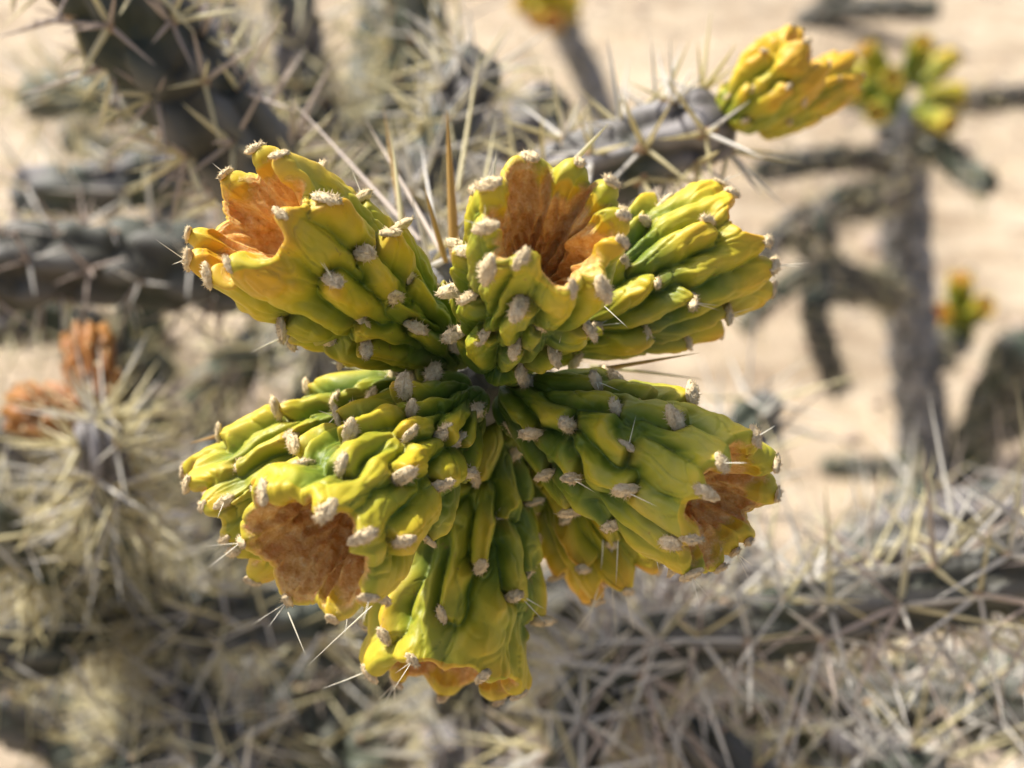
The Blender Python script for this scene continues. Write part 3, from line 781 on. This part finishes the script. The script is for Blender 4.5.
# ================================================================ far plants at the top of the view
b8 = root(600, 110)
far = empty('cholla_cactus', b8, 'far blurred cholla with a yellow crown on a thin grey stem', 'cactus')
y8 = b8[1]
build_stem('trunk', far, [b8, at_y(590, 80, y8), at_y(570, 40, y8), at_y(556, 5, y8)], 2.0, 1.5, 'trunk', 141, spine=1.5, nsp=4, srad=.07, detail=.6, ring=2.2)
for i, (dx, dy) in enumerate([(-34, -6), (-12, -22), (14, -20), (24, 4), (-18, 14), (0, 16)]):
    b_ = at_y(553, 6, y8); t_ = at_y(553 + dx, 4 + dy, y8 - 2 * (i % 3))
    fd = build_fruit(b_ + (t_ - b_) * .2, t_, 1.0, 1.4, 150 + i, nu=60, nvo=44, H=.4, lobe=.4, gap=.9, ripe=.3, tl=1.6)
    add_fruit(far, fd, 150 + i, pads=False)
b9 = root(175, 205)
fl = empty('cholla_cactus', b9, 'far blurred cholla lying low behind the dark arms', 'cactus'); y9 = b9[1]
build_stem('trunk', fl, [b9, at_y(160, 190, y9), at_y(130, 160, y9 - 2), at_y(60, 135, y9 - 4)], 1.4, 1.1, 'stem_green', 161, **kf)
build_stem('branch', fl, [at_y(150, 178, y9), at_y(190, 160, y9 - 6), at_y(250, 165, y9 - 8)], 1.2, .95, 'stem_green', 162, **kf)
b10 = root(800, 20)
f3 = empty('cholla_cactus', b10, 'far blurred grey cholla beyond the upright one', 'cactus'); y10 = b10[1]
build_stem('trunk', f3, [b10, at_y(830, 5, y10), at_y(850, -30, y10)], 1.5, 1.2, 'stem_dark', 171, **kf)
build_stem('branch', f3, [at_y(820, 12, y10), at_y(880, 8, y10 - 5), at_y(940, 10, y10 - 8)], 1.3, 1.0, 'stem_dark', 172, **kf)

# ================================================================ straw-spined cacti between the arms and the open sand
b11 = rooted(P(395, 330, 72))
stw = empty('cholla_cactus', b11, 'bushy cholla with glowing straw-yellow spines behind the long orange spines', 'cactus')
ks = dict(spine=2.7, nsp=4, srad=.07, mats=('spine', 'spine', 'spine_pale'), detail=.8, ring=1.5)
build_stem('trunk', stw, [b11, P(390, 300, 64), P(370, 230, 57), P(355, 170, 54)], 1.6, 1.1, 'stem', 201, **ks)
for i, pts in enumerate([[(360,190,55),(320,130,54),(300,60,53),(290,-20,52)], [(357,180,54),(400,110,52),(420,40,50),(410,-30,49)], [(362,200,55),(440,160,54),(520,130,53),(560,90,53)],
                         [(365,215,56),(250,150,58),(190,110,60),(150,100,61)], [(358,180,54),(250,80,57),(215,10,58),(200,-50,58)], [(360,190,56),(370,90,60),(380,20,61),(385,-40,61)],
                         [(364,210,56),(220,165,52),(110,185,50),(10,195,50)], [(362,200,55),(200,130,56),(110,100,57),(20,95,58)]]):
    build_stem('branch', stw, [P(*q) for q in pts], 1.0, .8, ('stem', 'stem_green')[i % 2], 202 + i, **ks)
b12 = rooted(P(170, 490, 76))
st2 = empty('cholla_cactus', b12, 'low straw-spined cholla crouching under the dark horizontal arm', 'cactus')
ks2 = dict(spine=2.7, nsp=4, srad=.065, mats=('spine', 'spine', 'spine_pink'), detail=.8, ring=1.5)
build_stem('trunk', st2, [b12, P(170, 475, 69), P(168, 450, 63)], 1.5, 1.1, 'stem_green', 211, **ks2)
for i, pts in enumerate([[(170,455,64),(215,385,57),(262,350,52),(305,335,50)], [(168,455,64),(100,345,60),(40,318,58),(-40,330,56)], [(168,455,64),(155,380,61),(140,320,60),(120,300,60)],
                         [(170,460,65),(70,440,59),(-20,445,56)], [(170,460,65),(230,450,58),(280,470,54),(330,460,52)]]):
    build_stem('branch', st2, [P(*q) for q in pts], 1.0, .8, ('stem_green', 'stem')[i % 2], 212 + i, **ks2)

finish_spines({stw.name: 200, st2.name: 120, front.name: 160, left.name: 200, dry.name: 220, spr.name: 290, low.name: 120, tree.name: 60, yng.name: 0, far.name: 0, fl.name: 0, f3.name: 0})
